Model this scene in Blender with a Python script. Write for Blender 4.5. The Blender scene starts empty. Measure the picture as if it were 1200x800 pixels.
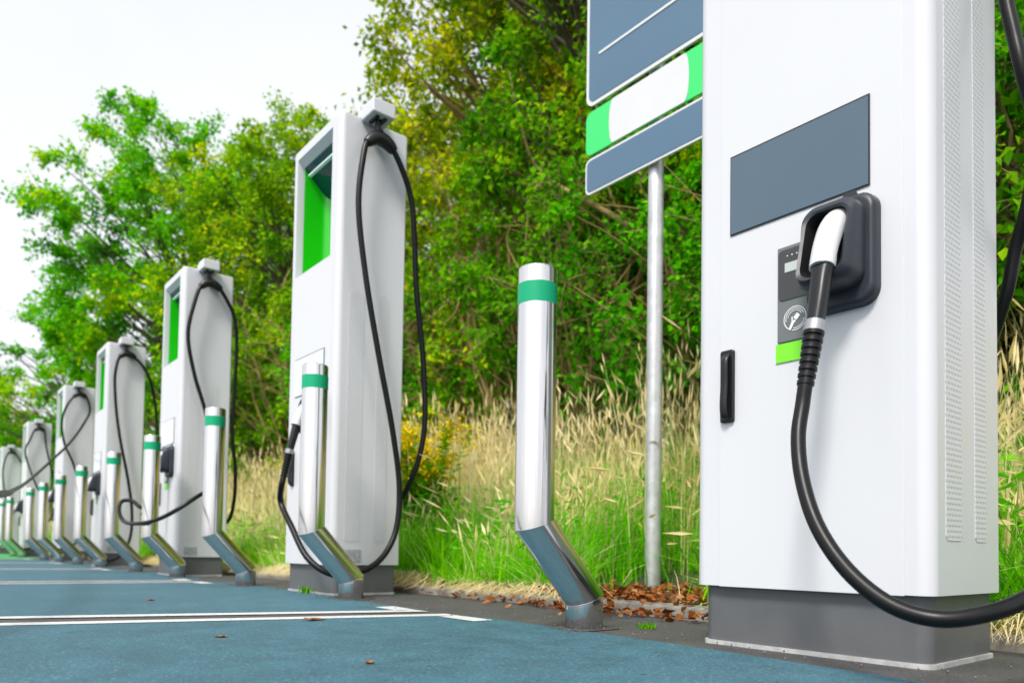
import bpy, bmesh, math, random
import numpy as np
from mathutils import Vector, Matrix

C = bpy.context.scene.collection
scene = bpy.context.scene
R = math.radians
PI = math.pi

# ------------------------------------------------------------------ camera
cam = bpy.data.cameras.new('camera')
cam_o = bpy.data.objects.new('camera', cam)
C.objects.link(cam_o)
YAW, PITCH, ROLL = 0.6864, 0.0348, 0.0153
fw = Vector((math.sin(YAW), math.cos(YAW), 0)); rt = Vector((math.cos(YAW), -math.sin(YAW), 0)); up = Vector((0, 0, 1))
f2 = fw * math.cos(PITCH) + up * math.sin(PITCH)
u2 = up * math.cos(PITCH) - fw * math.sin(PITCH)
r3 = rt * math.cos(ROLL) + u2 * math.sin(ROLL)
u3 = u2 * math.cos(ROLL) - rt * math.sin(ROLL)
M = Matrix((r3, u3, -f2)).transposed().to_4x4()
M.translation = Vector((0, 0, 0.2266))
cam_o.matrix_world = M
cam.sensor_width = 36.0
cam.lens = 866.76 / 1200 * 36
cam.shift_y = (616.11 - 400) / 1200
cam.clip_start = 0.02
cam.clip_end = 3000
cam.dof.use_dof = True
cam.dof.focus_distance = 1.9
cam.dof.aperture_fstop = 3.1
scene.camera = cam_o

# ------------------------------------------------------------------ light
SUN_EL, SUN_AZ = R(50), R(-116)          # azimuth measured from +Y (along the row), minus = car-park side
w = bpy.data.worlds.new('World'); scene.world = w
w.use_nodes = True
nt = w.node_tree; nt.nodes.clear()
wo = nt.nodes.new('ShaderNodeOutputWorld'); bg = nt.nodes.new('ShaderNodeBackground')
sky = nt.nodes.new('ShaderNodeTexSky'); sky.sky_type = 'NISHITA'; sky.sun_disc = False
sky.sun_elevation = SUN_EL; sky.sun_rotation = SUN_AZ
sky.air_density = 1.0; sky.dust_density = 4.0; sky.ozone_density = 1.0
hs = nt.nodes.new('ShaderNodeHueSaturation'); hs.inputs['Saturation'].default_value = 0.24
# high thin overcast: an even pale cloud layer mixed over the clear sky
cl = nt.nodes.new('ShaderNodeMix'); cl.data_type = 'RGBA'; cl.inputs[0].default_value = .68
cn = nt.nodes.new('ShaderNodeTexNoise'); cn.inputs['Scale'].default_value = 2.2; cn.inputs['Detail'].default_value = 5
ctc = nt.nodes.new('ShaderNodeTexCoord'); nt.links.new(ctc.outputs['Generated'], cn.inputs['Vector'])
cr_ = nt.nodes.new('ShaderNodeValToRGB'); nt.links.new(cn.outputs[0], cr_.inputs[0])
cr_.color_ramp.elements[0].position = .32; cr_.color_ramp.elements[0].color = (.80, .815, .845, 1)
cr_.color_ramp.elements[1].position = .68; cr_.color_ramp.elements[1].color = (.99, .995, 1, 1)
cm_ = nt.nodes.new('ShaderNodeMix'); cm_.data_type = 'RGBA'; cm_.blend_type = 'MULTIPLY'; cm_.inputs[0].default_value = 1
cm_.inputs[6].default_value = (3.0, 3.02, 3.06, 1); nt.links.new(cr_.outputs[0], cm_.inputs[7]); nt.links.new(cm_.outputs[2], cl.inputs[7])
nt.links.new(sky.outputs[0], hs.inputs['Color']); nt.links.new(hs.outputs[0], cl.inputs[6]); nt.links.new(cl.outputs[2], bg.inputs['Color'])
bg.inputs['Strength'].default_value = 0.15
nt.links.new(bg.outputs[0], wo.inputs['Surface'])
sun = bpy.data.lights.new('sun', 'SUN'); sun.energy = 1.55; sun.angle = R(12); sun.color = (1, .955, .88)
so = bpy.data.objects.new('sun', sun); C.objects.link(so)
sd = Vector((math.sin(SUN_AZ) * math.cos(SUN_EL), math.cos(SUN_AZ) * math.cos(SUN_EL), math.sin(SUN_EL)))
so.rotation_euler = (-sd).to_track_quat('-Z', 'Y').to_euler()
so.location = (-6, -4, 12)
vs = scene.view_settings
vs.view_transform = 'Standard'; vs.look = 'None'; vs.gamma = 1; vs.use_curve_mapping = False
vs.exposure = 1.32

# ------------------------------------------------------------------ helpers
def tag(o, label=None, cat=None, group=None, kind=None):
    if label: o['label'] = label
    if cat: o['category'] = cat
    if group: o['group'] = group
    if kind: o['kind'] = kind
    return o

def empty(name, loc=(0, 0, 0), rz=0):
    o = bpy.data.objects.new(name, None); C.objects.link(o)
    o.location = loc; o.rotation_euler = (0, 0, rz); o.empty_display_size = .1
    return o

def link_mesh(name, me, mat, parent=None):
    o = bpy.data.objects.new(name, me); C.objects.link(o)
    if mat is not None and not me.materials: me.materials.append(mat)
    if parent is not None: o.parent = parent
    return o

def obj(name, bm, mat, parent=None, smooth=None):
    me = bpy.data.meshes.new(name)
    bmesh.ops.recalc_face_normals(bm, faces=bm.faces[:])
    bm.to_mesh(me); bm.free()
    if smooth is not None:
        for p in me.polygons: p.use_smooth = True
        me.set_sharp_from_angle(angle=R(smooth))
    o = link_mesh(name, me, mat, parent)
    if smooth is not None and smooth <= 40:          # keep big flat faces flat beside their bevels
        wn = o.modifiers.new('weighted_normal', 'WEIGHTED_NORMAL'); wn.keep_sharp = True; wn.weight = 90
    return o

def copy_tree(o, parent=None, skip=()):
    c = o.copy(); C.objects.link(c)
    if parent is not None: c.parent = parent
    for ch in list(o.children):
        if ch.name.split('.')[0] in skip: continue
        copy_tree(ch, c, skip)
    return c

def BM(): return bmesh.new()

def box(bm, x0, x1, y0, y1, z0, z1, bev=0, seg=2):
    r = bmesh.ops.create_cube(bm, size=1)
    vs_ = r['verts']
    for v in vs_:
        v.co = Vector(((x0 + x1) / 2 + v.co.x * (x1 - x0), (y0 + y1) / 2 + v.co.y * (y1 - y0), (z0 + z1) / 2 + v.co.z * (z1 - z0)))
    if bev > 0:
        es = list({e for v in vs_ for e in v.link_edges})
        bmesh.ops.bevel(bm, geom=es, offset=bev, segments=seg, affect='EDGES', profile=.5)
    return bm

def loop_loft(bm, loops, cap0=True, cap1=True, closed=True):
    vl = [[bm.verts.new(p) for p in lp] for lp in loops]
    n = len(vl[0])
    for a, b in zip(vl, vl[1:]):
        for i in range(n if closed else n - 1):
            j = (i + 1) % n
            bm.faces.new((a[i], a[j], b[j], b[i]))
    if cap0: bm.faces.new(vl[0][::-1])
    if cap1: bm.faces.new(vl[-1])
    return vl

def catmull(pts, sub=8):
    P = [Vector(p) for p in pts]
    P = [P[0] * 2 - P[1]] + P + [P[-1] * 2 - P[-2]]
    out = []
    for i in range(1, len(P) - 2):
        p0, p1, p2, p3 = P[i - 1:i + 3]
        t0 = 0; t1 = t0 + max((p1 - p0).length, 1e-6) ** .5; t2 = t1 + max((p2 - p1).length, 1e-6) ** .5; t3 = t2 + max((p3 - p2).length, 1e-6) ** .5
        for k in range(sub):
            t = t1 + (t2 - t1) * k / sub
            a1 = p0 * ((t1 - t) / (t1 - t0)) + p1 * ((t - t0) / (t1 - t0))
            a2 = p1 * ((t2 - t) / (t2 - t1)) + p2 * ((t - t1) / (t2 - t1))
            a3 = p2 * ((t3 - t) / (t3 - t2)) + p3 * ((t - t2) / (t3 - t2))
            b1 = a1 * ((t2 - t) / (t2 - t0)) + a2 * ((t - t0) / (t2 - t0))
            b2 = a2 * ((t3 - t) / (t3 - t1)) + a3 * ((t - t1) / (t3 - t1))
            out.append(b1 * ((t2 - t) / (t2 - t1)) + b2 * ((t - t1) / (t2 - t1)))
    out.append(P[-2].copy())
    return out

def frames(pts):
    n = len(pts); T = []
    for i in range(n):
        a = pts[max(i - 1, 0)]; b = pts[min(i + 1, n - 1)]
        T.append((b - a).normalized())
    ref = Vector((0, 1, 0)) if abs(T[0].y) < .9 else Vector((1, 0, 0))
    N = [(ref - T[0] * ref.dot(T[0])).normalized()]
    for i in range(1, n):
        v = N[-1] - T[i] * N[-1].dot(T[i])
        N.append(v.normalized() if v.length > 1e-6 else N[-1])
    return [(T[i], N[i], T[i].cross(N[i])) for i in range(n)]

def tube(bm, pts, rad, seg=12, cap=True):
    pts = [Vector(p) for p in pts]
    fr = frames(pts); loops = []
    for i, p in enumerate(pts):
        r = rad(i / (len(pts) - 1)) if callable(rad) else rad
        t, n, b = fr[i]
        loops.append([p + n * (r * math.cos(2 * PI * k / seg)) + b * (r * math.sin(2 * PI * k / seg)) for k in range(seg)])
    loop_loft(bm, loops, cap, cap)
    return bm

def rrect(cy, cz, hy, hz, r, seg=6):
    out = []
    for sx, sz, a0 in ((1, 1, 0), (-1, 1, 90), (-1, -1, 180), (1, -1, 270)):
        for k in range(seg + 1):
            a = R(a0 + 90 * k / seg)
            out.append((cy + sx * (hy - r) + r * math.cos(a), cz + sz * (hz - r) + r * math.sin(a)))
    return out

# ------------------------------------------------------------------ materials
def mat(name):
    m = bpy.data.materials.new(name); m.use_nodes = True
    n = m.node_tree.nodes; b = n['Principled BSDF']
    return m, m.node_tree, b

def N(t, typ, **kw):
    n = t.nodes.new(typ)
    for k, v in kw.items(): setattr(n, k, v)
    return n

def noise(t, scale, detail=4, rough=.55, vec=None):
    n = N(t, 'ShaderNodeTexNoise'); n.inputs['Scale'].default_value = scale
    n.inputs['Detail'].default_value = detail; n.inputs['Roughness'].default_value = rough
    if vec is not None: t.links.new(vec, n.inputs['Vector'])
    return n

def ramp(t, inp, stops):
    r = N(t, 'ShaderNodeValToRGB'); t.links.new(inp, r.inputs[0])
    e = r.color_ramp.elements
    while len(e) > 1: e.remove(e[-1])
    e[0].position = stops[0][0]; e[0].color = (*stops[0][1], 1)
    for p, c in stops[1:]:
        x = e.new(p); x.color = (*c, 1)
    return r

def coord(t, scale=(1, 1, 1), out='Object'):
    c = N(t, 'ShaderNodeTexCoord'); m = N(t, 'ShaderNodeMapping'); m.inputs['Scale'].default_value = scale
    t.links.new(c.outputs[out], m.inputs['Vector']); return m.outputs[0]

def bump(t, b, h, strength=.2, dist=.01):
    n = N(t, 'ShaderNodeBump'); n.inputs['Strength'].default_value = strength; n.inputs['Distance'].default_value = dist
    t.links.new(h, n.inputs['Height']); t.links.new(n.outputs[0], b.inputs['Normal'])

def simple(name, col, rough=.5, metal=0, coat=0, var=.06, nscale=9, bmp=0, bscale=300, spec=.5):
    m, t, b = mat(name)
    v = coord(t)
    nz = noise(t, nscale, 5, .6, v)
    lo = tuple(c * (1 - var) for c in col); hi = tuple(min(1, c * (1 + var)) for c in col)
    t.links.new(ramp(t, nz.outputs[0], [(.3, lo), (.7, hi)]).outputs[0], b.inputs['Base Color'])
    r2 = ramp(t, nz.outputs[0], [(.3, (rough * .85,) * 3), (.7, (min(1, rough * 1.15),) * 3)])
    t.links.new(r2.outputs[0], b.inputs['Roughness'])
    b.inputs['Metallic'].default_value = metal
    b.inputs['Coat Weight'].default_value = coat; b.inputs['Coat Roughness'].default_value = .12
    b.inputs['Specular IOR Level'].default_value = spec
    if bmp: bump(t, b, noise(t, bscale, 3, .5, v).outputs[0], bmp, .002)
    return m

MW = simple('white_powder_coat', (.525, .53, .56), .36, var=.015, nscale=3, bmp=.03, bscale=420, coat=.12)
MWD = simple('white_door_paint', (.535, .54, .565), .34, var=.012, nscale=2.5, bmp=.03, bscale=420, coat=.15)
MPL = simple('grey_plinth_paint', (.088, .092, .098), .45, var=.10, nscale=7, bmp=.05, bscale=200)
MTRIM = simple('galvanised_trim', (.42, .43, .43), .5, metal=.3, var=.25, nscale=25)
MBK = simple('black_rubber', (.0035, .0038, .0045), .36, var=.15, nscale=14, bmp=.06, bscale=500, spec=.26)
MBK2 = simple('black_plastic', (.007, .0075, .009), .34, var=.1, bmp=.05, bscale=700, spec=.35)
MHOL = simple('slate_plastic', (.022, .026, .036), .40, var=.06, bmp=.08, bscale=900, spec=.35)
MCAV = simple('cavity_plastic', (.008, .008, .009), .6, var=.1)
MSIL = simple('silver_ring', (.36, .37, .39), .3, metal=.85, var=.05)
MWPL = simple('white_plastic', (.52, .525, .54), .3, var=.01)
MSCR = simple('display_glass', (.066, .105, .145), .07, var=.05, nscale=2, spec=.5)
MBLK = simple('display_edge', (.012, .012, .014), .4)
MRDR = simple('reader_plate', (.12, .13, .135), .38, var=.04, bmp=.03)
MRDD = simple('reader_window', (.035, .037, .04), .22, var=.05)
MLCD = simple('lcd_face', (.42, .45, .44), .2, var=.03)
MSTK = simple('lime_sticker', (.16, .62, .012), .4, var=.03)
MICON = simple('icon_print', (.72, .73, .73), .5, var=.02)
MBADGE = simple('grey_badge', (.30, .32, .35), .45, var=.3, nscale=60)
MTEAL = simple('header_glass', (.006, .06, .058), .12, var=.05)
MBAND = simple('green_band', (.002, .30, .14), .45, var=.04, spec=.25)
MSIGN = simple('sign_slate_face', (.085, .15, .222), .5, var=.04, nscale=2, spec=.2)
MSIGNW = simple('sign_white_face', (.55, .56, .575), .45, var=.02, nscale=3)
MSIGNG = simple('sign_green_face', (.03, .55, .13), .45, var=.02, nscale=3)
MGALV = simple('galvanised_steel', (.50, .51, .52), .42, metal=.55, var=.14, nscale=18, bmp=.04, bscale=60)

m, t, b = mat('green_light_panel'); MGRN = m
b.inputs['Base Color'].default_value = (.008, .36, .004, 1); b.inputs['Roughness'].default_value = .16
b.inputs['Emission Color'].default_value = (.01, .55, .004, 1); b.inputs['Emission Strength'].default_value = .06
m, t, b = mat('led_strip'); MLED = m
b.inputs['Base Color'].default_value = (.7, .8, .85, 1); b.inputs['Roughness'].default_value = .3

# perforated vent: rows of small punched slots
m, t, b = mat('perforated_white'); MVENT = m
v = coord(t, (1, 1, 1))
sep = N(t, 'ShaderNodeSeparateXYZ'); t.links.new(v, sep.inputs[0])
def mth(op, a, bb=None):
    n = N(t, 'ShaderNodeMath', operation=op)
    for i, q in enumerate((a, bb)):
        if q is None: continue
        if isinstance(q, (int, float)): n.inputs[i].default_value = q
        else: t.links.new(q, n.inputs[i])
    return n.outputs[0]
zr = mth('DIVIDE', sep.outputs[2], .0115)
row = mth('FLOOR', zr)
off = mth('MULTIPLY', mth('MODULO', row, 2.0), .5)
xr = mth('ADD', mth('DIVIDE', sep.outputs[0], .0165), off)
fx = mth('SUBTRACT', mth('FRACT', xr), .5); fz = mth('SUBTRACT', mth('FRACT', zr), .5)
d2 = mth('ADD', mth('POWER', mth('MULTIPLY', mth('ABSOLUTE', fx), .62), 2), mth('POWER', mth('ABSOLUTE', fz), 2))
hole = N(t, 'ShaderNodeMapRange'); t.links.new(d2, hole.inputs[0])
hole.inputs[1].default_value = .05; hole.inputs[2].default_value = .09; hole.inputs[3].default_value = 0; hole.inputs[4].default_value = 1
t.links.new(ramp(t, hole.outputs[0], [(0, (.42, .425, .45)), (1, (.545, .55, .58))]).outputs[0], b.inputs['Base Color'])
b.inputs['Roughness'].default_value = .4
bump(t, b, hole.outputs[0], .35, .0015)

# stainless steel: faint vertical drawing marks
m, t, b = mat('stainless_steel'); MSTEEL = m
v = coord(t, (60, 60, 1.2))
nz = noise(t, 6, 6, .65, v)
t.links.new(ramp(t, nz.outputs[0], [(.3, (.60, .595, .595)), (.7, (.74, .735, .735))]).outputs[0], b.inputs['Base Color'])
t.links.new(ramp(t, nz.outputs[0], [(.3, (.10, .10, .10)), (.7, (.16, .16, .16))]).outputs[0], b.inputs['Roughness'])
b.inputs['Metallic'].default_value = 1
b.inputs['Anisotropic'].default_value = .55; b.inputs['Anisotropic Rotation'].default_value = 0
tg = N(t, 'ShaderNodeTangent'); tg.direction_type = 'RADIAL'; tg.axis = 'Z'; t.links.new(tg.outputs[0], b.inputs['Tangent'])

def road(name, base, dark, light, teal=False):
    m, t, b = mat(name)
    v = coord(t)
    big = noise(t, 1.1, 5, .6, v); mid = noise(t, 9, 5, .65, v); fine = noise(t, 120, 5, .75, v)
    vor = N(t, 'ShaderNodeTexVoronoi'); vor.inputs['Scale'].default_value = 210; t.links.new(v, vor.inputs['Vector'])
    c1 = ramp(t, fine.outputs[0], [(.33, dark), (.44, base), (.56, base), (.68, light)])
    ml = N(t, 'ShaderNodeMath', operation='MULTIPLY_ADD'); t.links.new(mid.outputs[0], ml.inputs[0]); ml.inputs[1].default_value = .55; mlb = N(t, 'ShaderNodeMath', operation='MULTIPLY'); mlb.inputs[1].default_value = .45; t.links.new(big.outputs[0], mlb.inputs[0]); t.links.new(mlb.outputs[0], ml.inputs[2])
    c2 = ramp(t, ml.outputs[0], [(.34, (.70, .71, .72)), (.5, (1.0, 1.0, 1.0)), (.66, (1.30, 1.28, 1.26))])
    mx = N(t, 'ShaderNodeMix', data_type='RGBA', blend_type='MULTIPLY'); mx.inputs[0].default_value = 1
    t.links.new(c1.outputs[0], mx.inputs[6]); t.links.new(c2.outputs[0], mx.inputs[7])
    # worn / dirty spots
    sp = noise(t, 30, 4, .7, v)
    spr = ramp(t, sp.outputs[0], [(.66, (0, 0, 0)), (.74, (1, 1, 1))])
    vs2 = N(t, 'ShaderNodeTexVoronoi'); vs2.inputs['Scale'].default_value = 26; t.links.new(v, vs2.inputs['Vector'])
    sx = N(t, 'ShaderNodeSeparateColor'); t.links.new(vs2.outputs['Color'], sx.inputs[0])
    th = N(t, 'ShaderNodeMath', operation='MULTIPLY'); t.links.new(sx.outputs[0], th.inputs[0]); t.links.new(sx.outputs[1], th.inputs[1])
    th2 = N(t, 'ShaderNodeMath', operation='MULTIPLY_ADD'); t.links.new(th.outputs[0], th2.inputs[0]); th2.inputs[1].default_value = .32; th2.inputs[2].default_value = -.09
    lt = N(t, 'ShaderNodeMath', operation='LESS_THAN'); t.links.new(vs2.outputs['Distance'], lt.inputs[0]); t.links.new(th2.outputs[0], lt.inputs[1])
    mxs = N(t, 'ShaderNodeMix', data_type='RGBA'); t.links.new(lt.outputs[0], mxs.inputs[0]); t.links.new(mx.outputs[2], mxs.inputs[6]); mxs.inputs[7].default_value = (*[c * .75 for c in dark], 1)
    mx = mxs
    mx2 = N(t, 'ShaderNodeMix', data_type='RGBA'); t.links.new(mx.outputs[2], mx2.inputs[6])
    mx2.inputs[7].default_value = (*[c * .62 for c in dark], 1)
    mm = N(t, 'ShaderNodeMath', operation='MULTIPLY'); mm.inputs[1].default_value = .55
    t.links.new(spr.outputs[0], mm.inputs[0]); t.links.new(mm.outputs[0], mx2.inputs[0])
    t.links.new(mx2.outputs[2], b.inputs['Base Color'])
    t.links.new(ramp(t, mid.outputs[0], [(.3, (.62,) * 3), (.7, (.80,) * 3)]).outputs[0], b.inputs['Roughness'])
    ad = N(t, 'ShaderNodeMath', operation='ADD'); t.links.new(vor.outputs['Distance'], ad.inputs[0]); t.links.new(fine.outputs[0], ad.inputs[1])
    bump(t, b, ad.outputs[0], .4, .0025)
    return m
MASPH = road('asphalt', (.052, .051, .052), (.022, .022, .023), (.135, .132, .13))
MTEALP = road('teal_paint', (.027, .097, .133), (.011, .050, .074), (.14, .26, .31))
MGREENP = road('green_paint', (.03, .30, .07), (.02, .2, .05), (.07, .42, .14))
m, t, b = mat('road_marking'); MLINE = m
v = coord(t); nz = noise(t, 60, 5, .7, v)
t.links.new(ramp(t, nz.outputs[0], [(.33, (.20, .24, .26)), (.43, (.50, .51, .52)), (.8, (.60, .60, .60))]).outputs[0], b.inputs['Base Color'])
b.inputs['Roughness'].default_value = .6; bump(t, b, noise(t, 200, 3, .6, v).outputs[0], .4, .004)
MKERB = simple('kerb_concrete', (.22, .205, .18), .85, var=.28, nscale=22, bmp=.5, bscale=90)
MGRIT = simple('grit_stone', (.13, .125, .12), .9, var=.5, nscale=40)
MSOIL = simple('bank_soil', (.045, .045, .02), .95, var=.4, nscale=6, bmp=.6, bscale=40)

def leafmat(name, cols, trans=.45, rough=.5, nscale=.55):
    m, t, b = mat(name)
    g = N(t, 'ShaderNodeNewGeometry')
    tc = N(t, 'ShaderNodeTexCoord')
    nz = noise(t, nscale, 3, .6, tc.outputs['Object'])
    ad = N(t, 'ShaderNodeMath', operation='MULTIPLY_ADD'); t.links.new(g.outputs['Random Per Island'], ad.inputs[0])
    ad.inputs[1].default_value = .42
    sc = N(t, 'ShaderNodeMapRange'); t.links.new(nz.outputs[0], sc.inputs[0]); sc.inputs[1].default_value = .3; sc.inputs[2].default_value = .7; sc.inputs[3].default_value = 0; sc.inputs[4].default_value = .58
    t.links.new(sc.outputs[0], ad.inputs[2])
    n = len(cols)
    rr = ramp(t, ad.outputs[0], list(zip({5: (0, .34, .62, .90, 1.0), 6: (0, .25, .5, .72, .92, 1.0)}.get(n, [i / (n - 1) for i in range(n)]), cols)))
    t.links.new(rr.outputs[0], b.inputs['Base Color'])
    b.inputs['Roughness'].default_value = rough; b.inputs['Specular IOR Level'].default_value = .05
    tr = N(t, 'ShaderNodeBsdfTranslucent'); t.links.new(rr.outputs[0], tr.inputs['Color'])
    df = N(t, 'ShaderNodeBsdfDiffuse'); t.links.new(rr.outputs[0], df.inputs['Color'])
    mx = N(t, 'ShaderNodeMixShader'); mx.inputs[0].default_value = trans
    t.links.new(df.outputs[0], mx.inputs[1]); t.links.new(tr.outputs[0], mx.inputs[2])
    t.links.new(mx.outputs[0], t.nodes['Material Output'].inputs['Surface'])
    return m
ML_VIV = leafmat('vivid_leaves', [(0.018, 0.122, .003), (0.061, 0.342, .004), (0.146, 0.561, .005), (0.415, 0.683, .008)])
ML_VIV2 = leafmat('bright_leaves', [(0.018, 0.110, .003), (0.061, 0.317, .004), (0.122, 0.537, .005), (0.293, 0.610, .006), (0.800, 0.750, .008), (0.366, 0.195, .02)], .45, .5, .38)
ML_MID = leafmat('mid_leaves', [(0.024, 0.110, .003), (0.110, 0.329, .004), (0.268, 0.525, .006), (0.800, 0.750, .010), (0.317, 0.207, .02)], .45, .5, .6)
ML_OLV = leafmat('olive_leaves', [(0.049, 0.134, .003), (0.195, 0.342, .004), (0.366, 0.488, .006), (0.800, 0.683, .010), (0.366, 0.220, .02)], .45, .5, .7)
ML_DRK = leafmat('dark_leaves', [(0.015, 0.085, .003), (0.061, 0.244, .004), (0.134, 0.415, .005), (0.366, 0.586, .008), (0.268, 0.195, .02)], .45, .5, .8)
ML_YEL = leafmat('yellowing_leaves', [(.08, .19, .004), (.20, .34, .006), (.42, .46, .008), (.75, .58, .012)])
ML_GRASS = leafmat('grass_blades', [(0.061, 0.293, .003), (0.122, 0.512, .005), (0.268, 0.683, .008), (0.732, 0.732, .07)], .5, .45, .9)
ML_STRAW = leafmat('straw_blades', [(.42, .42, .09), (.72, .60, .27), (.86, .74, .44), (.88, .80, .58)], .35, .6, .8)
ML_LITTER = leafmat('brown_leaves', [(.06, .022, .01), (.16, .055, .018), (.32, .11, .03), (.36, .24, .13), (.12, .05, .02)], .1, .7, 6)
ML_FLOWER = leafmat('yellow_flowers', [(.50, .33, .005), (.66, .46, .006), (.75, .55, .01), (.8, .62, .05)], .2, .6, 2)
MBARK = simple('bark', (.095, .072, .045), .9, var=.4, nscale=14, bmp=.7, bscale=30)
MBARKP = simple('pale_bark', (.26, .175, .065), .9, var=.3, nscale=14, bmp=.6, bscale=30)

# ------------------------------------------------------------------ ground
def sheet(name, polys, z, m, kind='structure', t=None):
    bm = BM()
    for p in polys:
        bm.faces.new([bm.verts.new((x, y, z)) for x, y in p])
    o = obj(name, bm, m); tag(o, kind=kind); return o
sheet('ground', [[(-600, -600), (600, -600), (600, 900), (-600, 900)]], -.03, MSOIL)
sheet('car_park_surface', [[(-60, -40), (2.14, -40), (2.14, 140), (-60, 140)]], 0, MASPH)
def line_y(base, slope, x): return base + slope * x
EDGE = [(1.40, -.6), (1.445, .57), (1.51, 1.19), (1.545, 2.0)]
# near teal bay, then one bay every 2.79 m, with a bare asphalt gap between the paired white lines
CEN = [(2.69, -.29, .20, -.07), (5.25, -.10, .16, -.03), (8.15, -.10, .16, -.03), (10.9, -.10, .16, -.03), (13.7, -.10, .16, -.03)]
def NEAR(x, k): a, b_, h, q = CEN[k]; x_ = max(x, -1.0); return a + b_ * x - (h + q * x_)
def FAR(x, k): a, b_, h, q = CEN[k]; x_ = max(x, -1.0); return a + b_ * x + (h + q * x_)
bays = [[(-9, -4), (1.36, -4)] + EDGE + [(1.50, NEAR(1.5, 0)), (-9, NEAR(-9, 0))]]
def ex(y): return np.interp(y, [2.3, 4.03, 6.67, 12, 24], [1.5, 1.64, 1.70, 1.73, 1.75])
for k in range(0, 4):
    y0a, y1a = FAR(1.5, k), NEAR(1.5, k + 1)
    p = [(-9, FAR(-9, k)), (1.50, y0a)]
    for s in (.12, .4, .7, .95):
        yy = y0a + (y1a - y0a) * s; p.append((float(ex(yy)), yy))
    p += [(1.52, y1a), (-9, NEAR(-9, k + 1))]
    bays.append(p)
sheet('teal_bay_paint', bays, .0015, MTEALP)
sheet('green_bay_paint', [[(-9, 13.9), (1.70, 13.9), (1.74, 26), (-9, 26)]], .0015, MGREENP)
lines = []
lw = .041
for k in range(0, 5):
    for fn, sgn in ((NEAR, -1), (FAR, 1)):
        xs = [-9, 1.50]
        lines.append([(xs[0], fn(xs[0], k) - lw), (xs[1], fn(xs[1], k) - lw), (xs[1], fn(xs[1], k) + lw), (xs[0], fn(xs[0], k) + lw)])
        ye = fn(1.5, k); q = ye + sgn * lw
        a, bq = (q, q + sgn * .20)
        lines.append([(1.42, a), (1.50, a), (1.52 if sgn > 0 else 1.50, bq), (1.43 if sgn > 0 else 1.42, bq)])
sheet('white_bay_lines', lines, .003, MLINE)

# bank behind the kerb
def bank_z(x, y=0):
    x = np.asarray(x, float)
    return np.interp(x, [2.14, 2.3, 2.9, 4.5, 7, 14, 40], [.02, .03, .055, .62, 1.15, 1.9, 2.6]) + .04 * np.sin(1.7 * np.asarray(y) + x * 2.1) * np.clip((x - 2.9) / 1.5, 0, 1)
bm = BM()
xs = [2.2, 2.3, 2.6, 2.9, 3.3, 3.8, 4.5, 5.5, 7, 10, 14, 25, 60]; ys = np.concatenate([np.arange(-14, 40, .5), np.arange(40, 141, 5)])
gv = [[bm.verts.new((x, y, float(bank_z(x, y)))) for y in ys] for x in xs]
for i in range(len(xs) - 1):
    for j in range(len(ys) - 1): bm.faces.new((gv[i][j], gv[i + 1][j], gv[i + 1][j + 1], gv[i][j + 1]))
tag(obj('grass_bank', bm, MSOIL, smooth=60), kind='structure')
bm = BM()
rng = random.Random(4)
yy = -8.0
while yy < 40:
    l = .914; box(bm, 2.105, 2.205, yy + .004, yy + l - .004, -.02, .045 + rng.uniform(-.006, .006), .008, 2); yy += l
tag(obj('kerb', bm, MKERB, smooth=40), kind='structure')

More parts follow.
